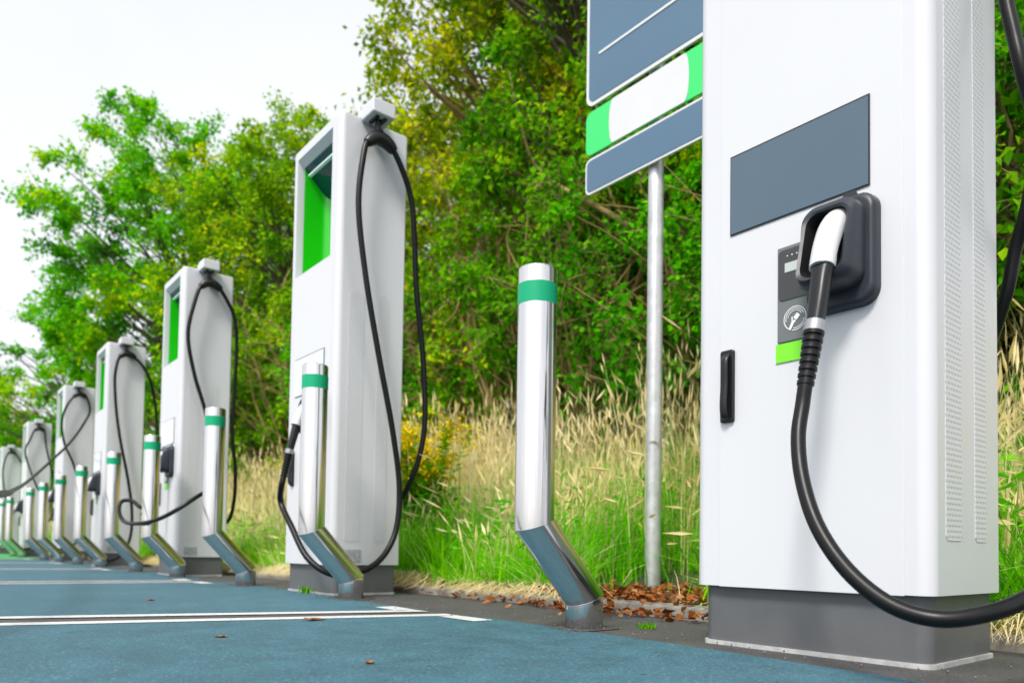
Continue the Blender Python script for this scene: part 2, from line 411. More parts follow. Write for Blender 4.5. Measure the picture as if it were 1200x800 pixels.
# ------------------------------------------------------------------ charging stations
W, D, H, ZP = .579, .381, 2.40, .150
def footprint(r=.032, rb=.012, seg=6):
    pts = []
    # counter-clockwise in (x, y): start back near corner
    def arc(cx, cy, rr, a0):
        for k in range(seg + 1):
            a = R(a0 + 90 * k / seg); pts.append((cx + rr * math.cos(a), cy + rr * math.sin(a)))
    arc(D - rb, rb, rb, 270); arc(D - rb, W - rb, rb, 0); arc(r, W - r, r, 90); arc(r, r, r, 180)
    return pts
def make_station(loc):
    t = empty('charging_station', loc)
    # shell: full footprint, with a header recess cut into the front face
    bm = BM(); fp = footprint()
    n = len(fp)
    ifr = [i for i in range(n) if abs(fp[i][0]) < 1e-6 and abs(fp[(i + 1) % n][0]) < 1e-6][0]   # front edge, runs from far to near
    ya, yb = .519, .090
    zr0, zr1 = 1.692, 2.345
    zs = [ZP, zr0, zr1, H - .012, H - .004, H]
    ins = [0, 0, 0, 0, .004, .012]
    rings = []
    cx, cy = D / 2, W / 2
    for z, q in zip(zs, ins):
        ring = []
        for i, (x, y) in enumerate(fp):
            ring.append(bm.verts.new((x + (q if x < cx else -q), y + (q if y < cy else -q), z)))
            if i == ifr:
                ring.append(bm.verts.new((q, ya, z))); ring.append(bm.verts.new((q, yb, z)))
        rings.append(ring)
    m_ = len(rings[0])
    for k in range(len(rings) - 1):
        for i in range(m_):
            if k == 1 and i == ifr + 1: continue
            j = (i + 1) % m_
            bm.faces.new((rings[k][i], rings[k][j], rings[k + 1][j], rings[k + 1][i]))
    bm.faces.new(rings[-1]); bm.faces.new(rings[0][::-1])
    dd = .036
    fr_ = [rings[1][ifr + 1], rings[1][ifr + 2], rings[2][ifr + 2], rings[2][ifr + 1]]
    bk_ = [bm.verts.new((dd, v_.co.y + (-.004 if v_.co.y > .3 else .004), v_.co.z + (-.03 if v_.co.z > 2 else 0))) for v_ in fr_]
    for i in range(4):
        j = (i + 1) % 4; bm.faces.new((fr_[i], fr_[j], bk_[j], bk_[i]))
    bc_ = [bm.verts.new((.19, v_.co.y, v_.co.z)) for v_ in bk_]
    for i in range(4):
        j = (i + 1) % 4; bm.faces.new((bk_[i], bk_[j], bc_[j], bc_[i]))
    bm.faces.new(bc_)
    obj('body', bm, MW, t, smooth=35)
    # green lining of the header recess
    bm = BM()
    y1, y0, z0, z1 = ya - .0075, yb + .0075, zr0 + .003, zr1 - .036
    xf, xb = .038, .185
    pr = []
    for z_ in (z0, z1):
        pl = [(xf, y1)] + [(xb - .05 + .05 * math.sin(a), y1 - .05 + .05 * math.cos(a)) for a in np.linspace(0, PI / 2, 7)] + [(xb, y0)]
        pr.append([bm.verts.new((x, y, z_ if (z_ == z0) else z1 - .14 * (x - xf) / (xb - xf))) for x, y in pl])
    for i in range(len(pr[0]) - 1): bm.faces.new((pr[0][i], pr[0][i + 1], pr[1][i + 1], pr[1][i]))
    obj('light_panel', bm, MGRN, t, smooth=40)
    bm = BM()
    a = [(xf, y0, z1), (xf, y1, z1), (xb, y1, z1 - .14), (xb, y0, z1 - .14)]
    bm.faces.new([bm.verts.new(p) for p in a])
    ex_ = bmesh.ops.extrude_face_region(bm, geom=bm.faces[:])
    for v_ in [e for e in ex_['geom'] if isinstance(e, bmesh.types.BMVert)]: v_.co.z += .006
    hd = obj('header_ceiling', bm, MTEAL, t)
    bm = BM(); box(bm, .053, .070, y0 + .01, y1 - .01, z1 - .040, z1 - .030)
    obj('light_strip', bm, MLED, hd)
    # door, proud of the shell
    bm = BM(); box(bm, -.0018, .004, .072, .520, ZP + .004, 1.672, .0016, 2)
    obj('door', bm, MWD, t, smooth=40)
    # display
    bm = BM(); box(bm, -.0052, 0, .140, .490, 1.038, 1.240)
    dp = obj('display', bm, MBLK, t)
    bm = BM(); box(bm, -.0066, -.003, .1425, .4875, 1.0405, 1.2355)
    obj('screen', bm, MSCR, dp)
    # socket holster
    bm = BM()
    c_y, c_z = .196, .897
    L = [[(x, y, z) for y, z in rrect(c_y, c_z, .079 - q, .122 - q, .036)] for x, q in ((0, 0), (-.022, .001), (-.030, .005), (-.033, .012))]
    loop_loft(bm, L, True, True)
    hol = obj('holster', bm, MHOL, t, smooth=40)
    bm = BM()
    def xfz(z): return -.072 - .05 * max(0, min(1, (1.0 - z) / .2))
    ro = rrect(c_y + .004, c_z + .010, .064, .098, .034); ro2 = rrect(c_y + .004, c_z + .008, .056, .088, .030); ri = rrect(c_y + .004, c_z + .010, .046, .076, .026)
    L = [[(-.031, y, z) for y, z in ro], [(xfz(z) * .6 - .02, y, z) for y, z in rrect(c_y + .004, c_z + .009, .062, .096, .033)], [(xfz(z) * .93, y, z) for y, z in ro2],
         [(xfz(z), y, z) for y, z in rrect(c_y + .004, c_z + .009, .052, .082, .028)], [(xfz(z) * .96, y, z) for y, z in ri]]
    loop_loft(bm, L, False, False)
    obj('hood', bm, MHOL, hol, smooth=50)
    bm = BM()
    L = [[(xfz(z) * .96 + .0005, y, z) for y, z in ri], [(-.036, y, z) for y, z in rrect(c_y + .004, c_z + .012, .042, .070, .022)]]
    loop_loft(bm, L, False, True)
    obj('socket', bm, MCAV, hol, smooth=50)
    # hexagon mark above the holster
    bm = BM(); hx = [(c_y - .012 + .0185 * math.cos(R(60 * k)), 1.027 + .0185 * math.sin(R(60 * k))) for k in range(6)]
    loop_loft(bm, [[(-.0034, y, z) for y, z in hx], [(-.0052, y, z) for y, z in hx]])
    obj('hexagon_mark', bm, MHOL, t)
    # card reader
    bm = BM(); box(bm, -.0075, -.003, .258, .357, .735, .963, .002, 2)
    cr = obj('card_reader', bm, MRDR, t)
    bm = BM(); L = [[(x, y, z) for y, z in rrect(.310, .894, .043, .060, .010)] for x in (-.0072, -.0094)]
    loop_loft(bm, L); obj('reader_window', bm, MRDD, cr)
    bm = BM(); box(bm, -.0108, -.0092, .287, .336, .899, .921); obj('reader_screen', bm, MLCD, cr)
    bm = BM()
    for k in range(4):
        yy_ = .294 + k * .012
        loop_loft(bm, [[(x, yy_ + .0016 * math.cos(R(a)), .938 + .0016 * math.sin(R(a))) for a in range(0, 360, 45)] for x in (-.0092, -.0102)])
    obj('indicator_dots', bm, MICON, cr)
    # contactless symbol: broken rings, a hand holding a card
    bm = BM(); iy, iz, ix = .311, .786, -.0090
    def ringarc(r0, r1, a0, a1):
        nseg = 18
        p0 = [bm.verts.new((ix, iy - r0 * math.cos(R(a0 + (a1 - a0) * k / nseg)), iz + r0 * math.sin(R(a0 + (a1 - a0) * k / nseg)))) for k in range(nseg + 1)]
        p1 = [bm.verts.new((ix, iy - r1 * math.cos(R(a0 + (a1 - a0) * k / nseg)), iz + r1 * math.sin(R(a0 + (a1 - a0) * k / nseg)))) for k in range(nseg + 1)]
        for k in range(nseg): bm.faces.new((p0[k], p0[k + 1], p1[k + 1], p1[k]))
    ringarc(.0270, .0288, -105, 235); ringarc(.0222, .0238, 20, 190); ringarc(.0176, .0190, 30, 170); ringarc(.0222, .0238, 260, 350)
    def pl(pts): bm.faces.new([bm.verts.new((ix, iy - a_ * .001, iz + b_ * .001)) for a_, b_ in pts])
    pl([(-4, 2), (5, 12), (13, 5), (4, -5)])                      # card
    pl([(-16, -24), (-11, -26), (-2, -10), (3, -7), (-1, -3), (-8, -6)])   # wrist and palm
    pl([(-8.5, -5), (-5.5, -4.2), (-6, 4), (-8.5, 5)])           # thumb
    for v_ in bm.verts: pass
    ex_ = bmesh.ops.extrude_face_region(bm, geom=bm.faces[:])
    for v_ in [e for e in ex_['geom'] if isinstance(e, bmesh.types.BMVert)]: v_.co.x += .0012
    obj('contactless_symbol', bm, MICON, cr)
    bm = BM(); box(bm, -.0050, -.003, .262, .362, .689, .7335); obj('lime_label', bm, MSTK, t)
    # door handle
    bm = BM(); L = [[(x, y, z) for y, z in rrect(.4945, .656, .019, .091, .006, 3)] for x in (-.003, -.010, -.012)]
    L[2] = [(-.012, y, z) for y, z in rrect(.4945, .656, .017, .089, .005, 3)]
    loop_loft(bm, L); hn = obj('door_handle', bm, MBK2, t, smooth=35)
    bm = BM(); pts = catmull([(-.011, .494, .735), (-.019, .494, .722), (-.021, .494, .66), (-.024, .494, .60), (-.019, .494, .576), (-.010, .494, .570)], 5)
    loops = [[Vector(p) + Vector((-.006 * math.sin(a), .0105 * math.cos(a), 0)) for a in np.linspace(0, 2 * PI, 12, endpoint=False)] for p in pts]
    loop_loft(bm, loops); obj('lever', bm, MBK2, hn, smooth=50)
    for o_ in [c for c in t.children_recursive if c.name.split('.')[0] in ('door', 'display', 'screen', 'holster', 'hood', 'socket', 'hexagon_mark', 'card_reader', 'reader_window', 'reader_screen', 'indicator_dots', 'contactless_symbol', 'lime_label', 'door_handle', 'lever')]:
        o_.data.transform(Matrix.Translation((0, -.018, -.006)))
    # side vents (near side): two perforated strips with round tops
    for x0, x1 in ((.066, .150), (.226, .292)):
        bm = BM(); cxv, hw = (x0 + x1) / 2, (x1 - x0) / 2
        o2 = [(cxv + hw * math.cos(a), 1.515 - hw * .8 + hw * .8 * math.sin(a)) for a in np.linspace(0, PI, 13)] + [(x0, .272), (x0 + .008, .264), (x1 - .008, .264), (x1, .272)]
        loop_loft(bm, [[(x, .001, z) for x, z in o2], [(x, -.0012, z) for x, z in o2]])
        obj('vent_strip', bm, MVENT, t)
    # plinth
    bm = BM(); fp2 = []
    def arc2(cx, cy, rr, a0):
        for k in range(6): a = R(a0 + 90 * k / 5); fp2.append((cx + rr * math.cos(a), cy + rr * math.sin(a)))
    x0, x1, y0, y1 = .022, .361, .014, .565
    arc2(x1 - .008, y0 + .008, .008, 270); arc2(x1 - .008, y1 - .008, .008, 0); arc2(x0 + .03, y1 - .03, .03, 90); arc2(x0 + .03, y0 + .03, .03, 180)
    loop_loft(bm, [[(x, y, z) for x, y in fp2] for z in (.011, ZP + .004)])
    pb_ = obj('plinth', bm, MPL, t, smooth=35)
    bm = BM(); q = 1.022
    loop_loft(bm, [[((x - .19) * q + .19 - .002, (y - .293) * q + .293, z) for x, y in fp2] for z in (-.002, .0105)])
    obj('base_trim', bm, MTRIM, pb_, smooth=35)
    # cable arm on top of the near side
    bm = BM(); box(bm, .105, .232, -.130, -.002, 2.372, 2.446, .008, 3); box(bm, .112, .225, -.0015, .05, 2.404, 2.440, .004, 2)
    ca = obj('cable_arm', bm, MW, t, smooth=40)
    bm = BM(); box(bm, .135, .152, -.11, -.03, 2.362, 2.3715); box(bm, .178, .195, -.11, -.03, 2.362, 2.3715); box(bm, .153, .177, -.085, -.06, 2.30, 2.3712, .002, 1)
    obj('pulley_bracket', bm, MBK2, ca)
    bm = BM()
    pts = catmull([(.108, -.066, 2.238), (.140, -.066, 2.270), (.166, -.066, 2.285), (.205, -.066, 2.282), (.238, -.066, 2.266), (.262, -.066, 2.246)], 5)
    tube(bm, pts, lambda s: .021 + .014 * math.sin(PI * min(1, max(0, s))) ** .6, 14)
    loop_loft(bm, [[(x, y, z) for x, z in ((.135, 2.283), (.215, 2.28), (.185, 2.33), (.158, 2.33))] for y in (-.080, -.050)])
    obj('cable_clamp', bm, MBK2, ca, smooth=50)
    return t

CONN = [(a, b - .016, c - .006) for a, b, c in [(-.036, .186, .965), (-.070, .186, .935), (-.100, .185, .885), (-.122, .183, .825), (-.138, .182, .765), (-.150, .183, .715)]]
def make_connector(parent):
    bm = BM(); pts = catmull(CONN, 5)
    fr = frames(pts); L = []
    n = len(pts)
    for i, p in enumerate(pts):
        s = i / (n - 1); t_, nn, b_ = fr[i]
        ry = np.interp(s, [0, .15, .5, .62, 1], [.022, .028, .027, .0205, .0165]); rx = np.interp(s, [0, .15, .45, .62, 1], [.020, .026, .024, .0195, .0165])
        L.append([p + nn * (ry * math.copysign(abs(math.cos(a)) ** .75, math.cos(a))) + b_ * (rx * math.copysign(abs(math.sin(a)) ** .75, math.sin(a))) for a in np.linspace(0, 2 * PI, 20, endpoint=False)])
    loop_loft(bm, L); c = obj('connector', bm, MBK2, parent, smooth=50)
    bm = BM(); sel = list(range(1, int(n * .60)))
    L = []
    for i in sel:
        t_, nn, b_ = fr[i]; s = (i - sel[0]) / (len(sel) - 1); p = pts[i]
        out_ = b_ if b_.x < 0 else -b_
        ry = .0298 - .003 * s; rx = .0280 - .003 * s
        L.append([p + out_ * .0035 + nn * (ry * math.cos(a)) + out_ * (rx * math.sin(a)) for a in np.linspace(-.12 * PI, 1.12 * PI, 15)] + [p + out_ * .0 + nn * (ry * .8 * math.cos(a)) for a in (1.1 * PI, 0)])
    loop_loft(bm, L); obj('connector_cover', bm, MWPL, parent, smooth=60)
    bm = BM(); e = Vector(CONN[-1]); d = (Vector((-.175, .176, .570)) - e).normalized()
    tube(bm, [e - d * .003, e, e + d * .016, e + d * .019], lambda s: .0215, 20); obj('collar', bm, MSIL, parent, smooth=40)
    # ribbed strain relief
    bm = BM(); a0 = e + d * .0175; pts = []; rr = []
    nr = 8; ln = .122
    for k in range(nr):
        r_ = .0215 - .0045 * k / nr
        for s, q in ((0, .82), (.12, 1), (.62, 1), (.74, .82)): pts.append(a0 + d * (ln * (k + s) / nr)); rr.append(r_ * q)
    L = []
    fr = frames(pts)
    for p, r_, (t_, nn, b_) in zip(pts, rr, fr): L.append([p + nn * r_ * math.cos(a) + b_ * r_ * math.sin(a) for a in np.linspace(0, 2 * PI, 16, endpoint=False)])
    loop_loft(bm, L); obj('strain_relief', bm, MBK, parent, smooth=25)

END = [(-.160, .171, .65), (-.174, .175, .58), (-.182, .177, .535)]
HUB = [(.108, -.066, 2.238), (.140, -.066, 2.270), (.185, -.066, 2.285), (.238, -.066, 2.266), (.262, -.066, 2.246)]
def cable(parent, front, back, r=.0148):
    """front: points from the hub down and round to the connector; back: from the hub to the rear gland"""
    bm = BM()
    pts = [*reversed(back), *reversed(HUB), *front]
    tube(bm, catmull(pts, 8), r, 14)
    o = obj('charging_cable', bm, MBK, parent, smooth=60)
    make_connector(o)
    return o

def cable_ends(front): return list(front) + list(reversed(END))
BACK = [(.31, -.062, 2.18), (.373, -.05, 2.06), (.412, -.03, 1.88), (.45, 0, 1.607), (.516, .02, 1.215), (.533, .03, .851), (.488, .06, .62), (.436, .11, .49), (.37, .16, .44)]
cables = {
 1: ([(.10, -.10, 2.10), (.10, -.16, 1.85), (.10, -.24, 1.4), (.09, -.28, 1.0), (.05, -.30, .6), (0, -.28, .33), (-.07, -.235, .21), (-.139, -.195, .159), (-.216, -.157, .135), (-.259, -.108, .126), (-.273, -.046, .141), (-.272, .029, .192), (-.256, .102, .278), (-.228, .152, .381), (-.203, .174, .47)],
     [(.29, -.062, 2.18), (.31, -.05, 2.0), (.305, -.035, 1.75), (.302, -.04, 1.58), (.30, -.045, 1.499), (.298, -.06, 1.408), (.30, -.075, 1.318), (.355, -.085, 1.19), (.393, -.06, 1.061), (.422, -.025, .968), (.435, 0, .861), (.465, .05, .75), (.45, .11, .63), (.42, .15, .55), (.37, .18, .52)]),
 2: ([(.085, -.07, 2.14), (.068, -.07, 1.92), (.112, -.07, 1.591), (.199, -.07, 1.185), (.288, -.07, .81), (.331, -.07, .532), (.306, -.08, .313), (.216, -.10, .182), (.091, -.12, .119), (-.043, -.10, .11), (-.12, -.021, .176), (-.148, .13, .335), (-.16, .24, .46)], BACK),
 3: ([(.06, -.07, 2.08), (.025, -.07, 1.85), (.082, -.07, 1.546), (.162, -.08, 1.292), (.228, -.10, 1.0), (.235, -.17, .77), (.13, -.40, .655), (0, -.55, .59), (-.14, -.55, .485), (-.22, -.40, .42), (-.30, -.10, .39), (-.33, .18, .42), (-.335, .30, .50), (-.31, .34, .57), (-.25, .28, .575), (-.205, .20, .525)],
     [(.31, -.062, 2.18), (.37, -.05, 2.08), (.406, -.03, 1.883), (.41, 0, 1.476), (.41, .02, 1.133), (.445, .03, .862), (.45, .05, .62), (.425, .09, .45), (.37, .14, .40)]),
 4: ([(.07, -.07, 2.05), (.075, -.07, 1.85), (.10, -.07, 1.60), (.147, -.07, 1.314), (.223, -.07, .955), (.275, -.07, .592), (.261, -.09, .315), (.18, -.12, .14), (.06, -.14, .07), (-.08, -.06, .10), (-.15, .08, .25), (-.17, .17, .42)],
     [(.31, -.062, 2.21), (.40, -.05, 2.08), (.475, -.02, 1.827), (.515, 0, 1.504), (.50, .02, 1.173), (.47, .05, .80), (.42, .10, .6), (.37, .15, .56)]),
 5: ([(.03, -.07, 2.10), (-.02, -.07, 1.88), (.021, -.07, 1.585), (.117, -.07, 1.364), (.20, -.07, 1.10), (.26, -.07, .80), (.27, -.07, .5), (.18, -.11, .25), (.02, -.13, .17), (-.12, .02, .25), (-.165, .15, .42)],
     [(.29, -.075, 2.18), (.30, -.09, 2.05), (.24, -.12, 1.90), (.05, -.48, 1.60), (-.3, -1.396, 1.211), (-.6, -2.596, .921), (-1.0, -5.264, .618), (-1.5, -8.997, .348), (-2.2, -10.5, .16), (-3.2, -11.2, .02)]),
 6: ([(.05, -.07, 2.08), (-.02, -.07, 1.88), (.06, -.07, 1.552), (.189, -.07, 1.212), (.253, -.07, 1.076), (.273, -.07, .766), (.25, -.07, .4), (.15, -.11, .2), (0, -.12, .15), (-.12, .02, .23), (-.165, .15, .42)],
     [(.27, -.07, 2.15), (.30, -.05, 1.95), (.36, -.02, 1.7), (.43, 0, 1.4), (.46, .03, 1.0), (.42, .08, .7), (.37, .12, .62)]),
 7: ([(.06, -.07, 2.08), (.03, -.07, 1.85), (.06, -.07, 1.5), (.12, -.07, 1.15), (.2, -.07, .8), (.2, -.08, .4), (.1, -.12, .2), (-.05, -.10, .18), (-.13, .05, .27), (-.165, .15, .42)], BACK),
}
XF = 1.592
STY = [.612, 3.320, 5.988, 8.783, 11.569, 15.5, 19.95]
labels = [
 'nearest white charging station with slate display and plugged-in cable, cropped at the top',
 'whole white charging station left of the sign, cable hanging in a long narrow loop',
 'white charging station whose slack cable swings out in a wide loop between two bollards',
 'fourth white charging station from the right, a thin sliver of green panel showing',
 'white charging station whose cable trails away over the car park to the left edge',
 'small distant white charging station just left of the one trailing its cable',
 'farthest white charging station, cut by the left edge of the photo']
proto = make_station((XF, STY[0], 0))
stations = [proto]
for y in STY[1:]:
    c = copy_tree(proto); c.location = (XF, y, 0); stations.append(c)
for i, s in enumerate(stations):
    tag(s, labels[i], 'charger', 'charging stations in a row along the bays')
    fr_, bk_ = cables[i + 1]
    cable(s, cable_ends(fr_), bk_)
MSCRP = simple('display_painted_reflection', (.40, .43, .46), .12, var=.03, nscale=2)  # sky reflection on the farther screens, painted as pale colour plus a slight glow
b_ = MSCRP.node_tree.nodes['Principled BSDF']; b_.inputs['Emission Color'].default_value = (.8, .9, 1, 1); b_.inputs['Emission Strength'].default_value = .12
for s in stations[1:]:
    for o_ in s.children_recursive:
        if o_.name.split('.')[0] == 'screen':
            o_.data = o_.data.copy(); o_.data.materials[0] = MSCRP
for s in stations[1:4]:
    bm = BM(); box(bm, .062, .157, -.003, -.0008, .166, .226); obj('rating_plate', bm, MBADGE, s)

# ------------------------------------------------------------------ bollards
def make_bollard(loc):
    t = empty('bent_bollard', loc)
    P = [Vector((0, 0, -.01)), Vector((0, 0, .092)), Vector((-.202, 0, .308)), Vector((-.202, 0, 1.028))]
    r, seg = .0565, 40
    dirs = [(P[i + 1] - P[i]).normalized() for i in range(3)]
    def ring(p, t_, nrm, rr=r):
        a = Vector((0, 1, 0)); b_ = t_.cross(a); out_ = []
        for k in range(seg):
            o_ = a * (rr * math.cos(2 * PI * k / seg)) + b_ * (rr * math.sin(2 * PI * k / seg))
            s = -(o_.dot(nrm)) / t_.dot(nrm)         # slide along the axis on to the mitre plane
            out_.append(p + o_ + t_ * s)
        return out_
    bm = BM()
    m1 = (dirs[0] + dirs[1]).normalized(); m2 = (dirs[1] + dirs[2]).normalized()
    vl = loop_loft(bm, [ring(P[0], dirs[0], dirs[0]), ring(P[1], dirs[0], m1), ring(P[2], dirs[1], m2), ring(P[3], dirs[2], dirs[2]),
                   ring(P[3] + Vector((0, 0, .004)), dirs[2], dirs[2], r * .985), ring(P[3] + Vector((0, 0, .0075)), dirs[2], dirs[2], r * .93), ring(P[3] + Vector((0, 0, .009)), dirs[2], dirs[2], r * .6)])
    for f in bm.faces: f.smooth = True
    for q in (1, 2, 6):
        for k in range(seg):
            e = bm.edges.get((vl[q][k], vl[q][(k + 1) % seg]))
            if e: e.smooth = False
    obj('post', bm, MSTEEL, t)
    bm = BM(); z0, z1 = .928, .986; r2 = r + .0006
    loop_loft(bm, [[(-.202 + q * math.cos(2 * PI * k / 40), q * math.sin(2 * PI * k / 40), z) for k in range(40)] for q, z in ((r - .002, z0), (r2, z0), (r2, z1), (r - .002, z1))], False, False)
    obj('reflective_band', bm, MBAND, t, smooth=40)
    for k in range(2):
        bm = BM(); rg = ring(P[1 + k], dirs[k], (m1, m2)[k])
        tube(bm, [P[1 + k] + (Vector(q) - P[1 + k]) * 1.004 for q in rg + rg[:1]], .0012, 6)
        obj('weld_seam', bm, MSTEEL, t, smooth=60)
    bm = BM(); box(bm, -.080, .080, -.072, .072, .001, .0042, .001, 1)
    obj('footing_plate', bm, MASPH, t)
    return t
BY = [1.580, 3.078, 4.425, 5.856, 7.149, 8.647, 9.983, 11.35, 12.7, 15.35, 16.7]
bl = ['nearest bent steel bollard with a green band, standing alone left of the sign pole',
      'bent steel bollard directly in front of the station with the long hanging loop',
      'third bent steel bollard from the right, dry grass behind it',
      'fourth bent steel bollard from the right, encircled by the slack cable loop',
      'fifth bent steel bollard from the right, below the station with the slack loop',
      'sixth bent steel bollard from the right, before the station with a thin green sliver',
      'seventh bent steel bollard from the right, before the station whose cable trails away',
      'eighth bent steel bollard from the right, small, left of the station whose cable trails away',
      'ninth bent steel bollard from the right, tiny, next to the small distant station',
      'second bent bollard from the left edge, tiny, its lower bend tinted green',
      'leftmost tiny bent bollard, at the very edge of the photo beside the farthest station']
bproto = make_bollard((1.578, BY[0], 0))
for i, y in enumerate(BY):
    o = bproto if i == 0 else copy_tree(bproto)
    o.location = (1.578, y, 0)
    o.rotation_euler = (0, 0, [0, .05, -.02, .03, 0, -.02, .02, 0, .01, 0, 0][i])
    tag(o, bl[i], 'bollard', 'bent steel bollards along the bay ends')

# ------------------------------------------------------------------ sign
sg = empty('parking_sign', (2.79, 2.33, 0.04))
tag(sg, 'blue and white sign with green-ended strip on a grey steel pole', 'sign')
bm = BM(); tube(bm, [(0, 0, -.2), (0, 0, 3.75)], .038, 28)
obj('pole', bm, MGALV, sg, smooth=40)
def panel(name, z0, z1, m_edge, m_face, border, x=-.062, y0=-.41, y1=.428, r=.045):
    cy_, hy = (y0 + y1) / 2, (y1 - y0) / 2; cz, hz = (z0 + z1) / 2, (z1 - z0) / 2
    bm = BM(); loop_loft(bm, [[(xx, y, z) for y, z in rrect(cy_, cz, hy, hz, r, 8)] for xx in (x + .012, x)])
    o = obj(name, bm, m_edge, sg, smooth=30)
    if m_face:
        bm = BM(); loop_loft(bm, [[(xx, y, z) for y, z in rrect(cy_, cz, hy - border, hz - border, max(r - border * .7, .006), 8)] for xx in (x + .002, x - .0022)])
        obj('panel_face', bm, m_face, o, smooth=30)
    return o
big = panel('large_panel', 2.545, 3.70, MSIGNW, MSIGN, .020, r=.055)
bm = BM(); box(bm, -.0676, -.0635, -.32, .335, 2.795, 2.808); obj('divider_line', bm, MSIGNW, big)
strip = panel('white_strip', 2.284, 2.515, MSIGNG, None, 0, r=.040)
# white middle with two bowed ends
bm = BM(); yc = .009; za, zb = 2.2845, 2.5145
def bow(s): return [(yc + s * (.225 + .026 * math.cos(a)), (za + zb) / 2 + (zb - za) / 2 * math.sin(a)) for a in np.linspace(-PI / 2, PI / 2, 9)]
ring_ = bow(-1) + bow(1)[::-1]
loop_loft(bm, [[(xx, y, z) for y, z in ring_] for xx in (-.060, -.0646)])
obj('strip_face', bm, MSIGNW, strip)
panel('lower_panel', 2.073, 2.263, MSIGNW, MSIGN, .012, r=.034)
bm = BM()
for z in (2.165, 2.39, 2.74, 3.2, 3.6):
    box(bm, -.0495, -.034, -.34, .36, z - .012, z + .012); box(bm, -.046, .046, -.044, .044, z - .016, z + .016, .004, 1)
obj('bracket', bm, MGALV, sg)

# ------------------------------------------------------------------ vegetation
def fast_mesh(name, V, F, m):
    """V (n,3) float, F (k,4) or (k,3) int"""
    me = bpy.data.meshes.new(name)
    V = np.ascontiguousarray(V, np.float32); F = np.ascontiguousarray(F, np.int32)
    k, q = F.shape
    me.vertices.add(len(V)); me.vertices.foreach_set('co', V.ravel())
    me.loops.add(k * q); me.loops.foreach_set('vertex_index', F.ravel())
    me.polygons.add(k); me.polygons.foreach_set('loop_start', np.arange(0, k * q, q, dtype=np.int32))
    me.update(calc_edges=True)
    me.materials.append(m)
    return me

def unit(v): return v / np.maximum(np.linalg.norm(v, axis=-1, keepdims=True), 1e-9)

def leaf_geo(P, T, Nn, L, Wd):
    """diamond leaf folded on its midrib: base P, direction T, normal Nn"""
    S = unit(np.cross(T, Nn)); Nn = np.cross(S, T)
    a = P; b_ = P + T * (L * .45)[:, None] + S * (Wd * .5)[:, None] + Nn * (L * .08)[:, None]
    c = P + T * L[:, None] - Nn * (L * .12)[:, None]; d = P + T * (L * .45)[:, None] - S * (Wd * .5)[:, None] + Nn * (L * .08)[:, None]
    V = np.stack([a, b_, c, d], 1).reshape(-1, 3)
    i = np.arange(len(P))[:, None] * 4
    F = np.concatenate([i + np.array([[0, 1, 2]]), i + np.array([[0, 2, 3]])], 0)
    return V, F

def tubes_np(paths, seg=5):
    """paths: list of (pts (n,3), radii (n,))"""
    Vs, Fs, o_ = [], [], 0
    for p, r in paths:
        n = len(p); T = unit(np.gradient(p, axis=0))
        ref = np.where(np.abs(T[:, 2:3]) < .9, np.array([[0, 0, 1.]]), np.array([[1., 0, 0]]))
        A = unit(np.cross(T, ref)); B = np.cross(T, A)
        an = np.arange(seg) * 2 * PI / seg
        ring = p[:, None, :] + r[:, None, None] * (A[:, None, :] * np.cos(an)[None, :, None] + B[:, None, :] * np.sin(an)[None, :, None])
        Vs.append(ring.reshape(-1, 3))
        i = np.arange(n - 1)[:, None] * seg; j = np.arange(seg)[None, :]; j2 = (j + 1) % seg
        f = np.stack([i + j, i + j2, i + seg + j2, i + seg + j], -1).reshape(-1, 4) + o_
        Fs.append(f); o_ += n * seg
    return np.concatenate(Vs), np.concatenate(Fs)

def bez(p0, p1, p2, n):
    t_ = np.linspace(0, 1, n)[:, None]
    return p0 * (1 - t_) ** 2 + p1 * 2 * t_ * (1 - t_) + p2 * t_ ** 2

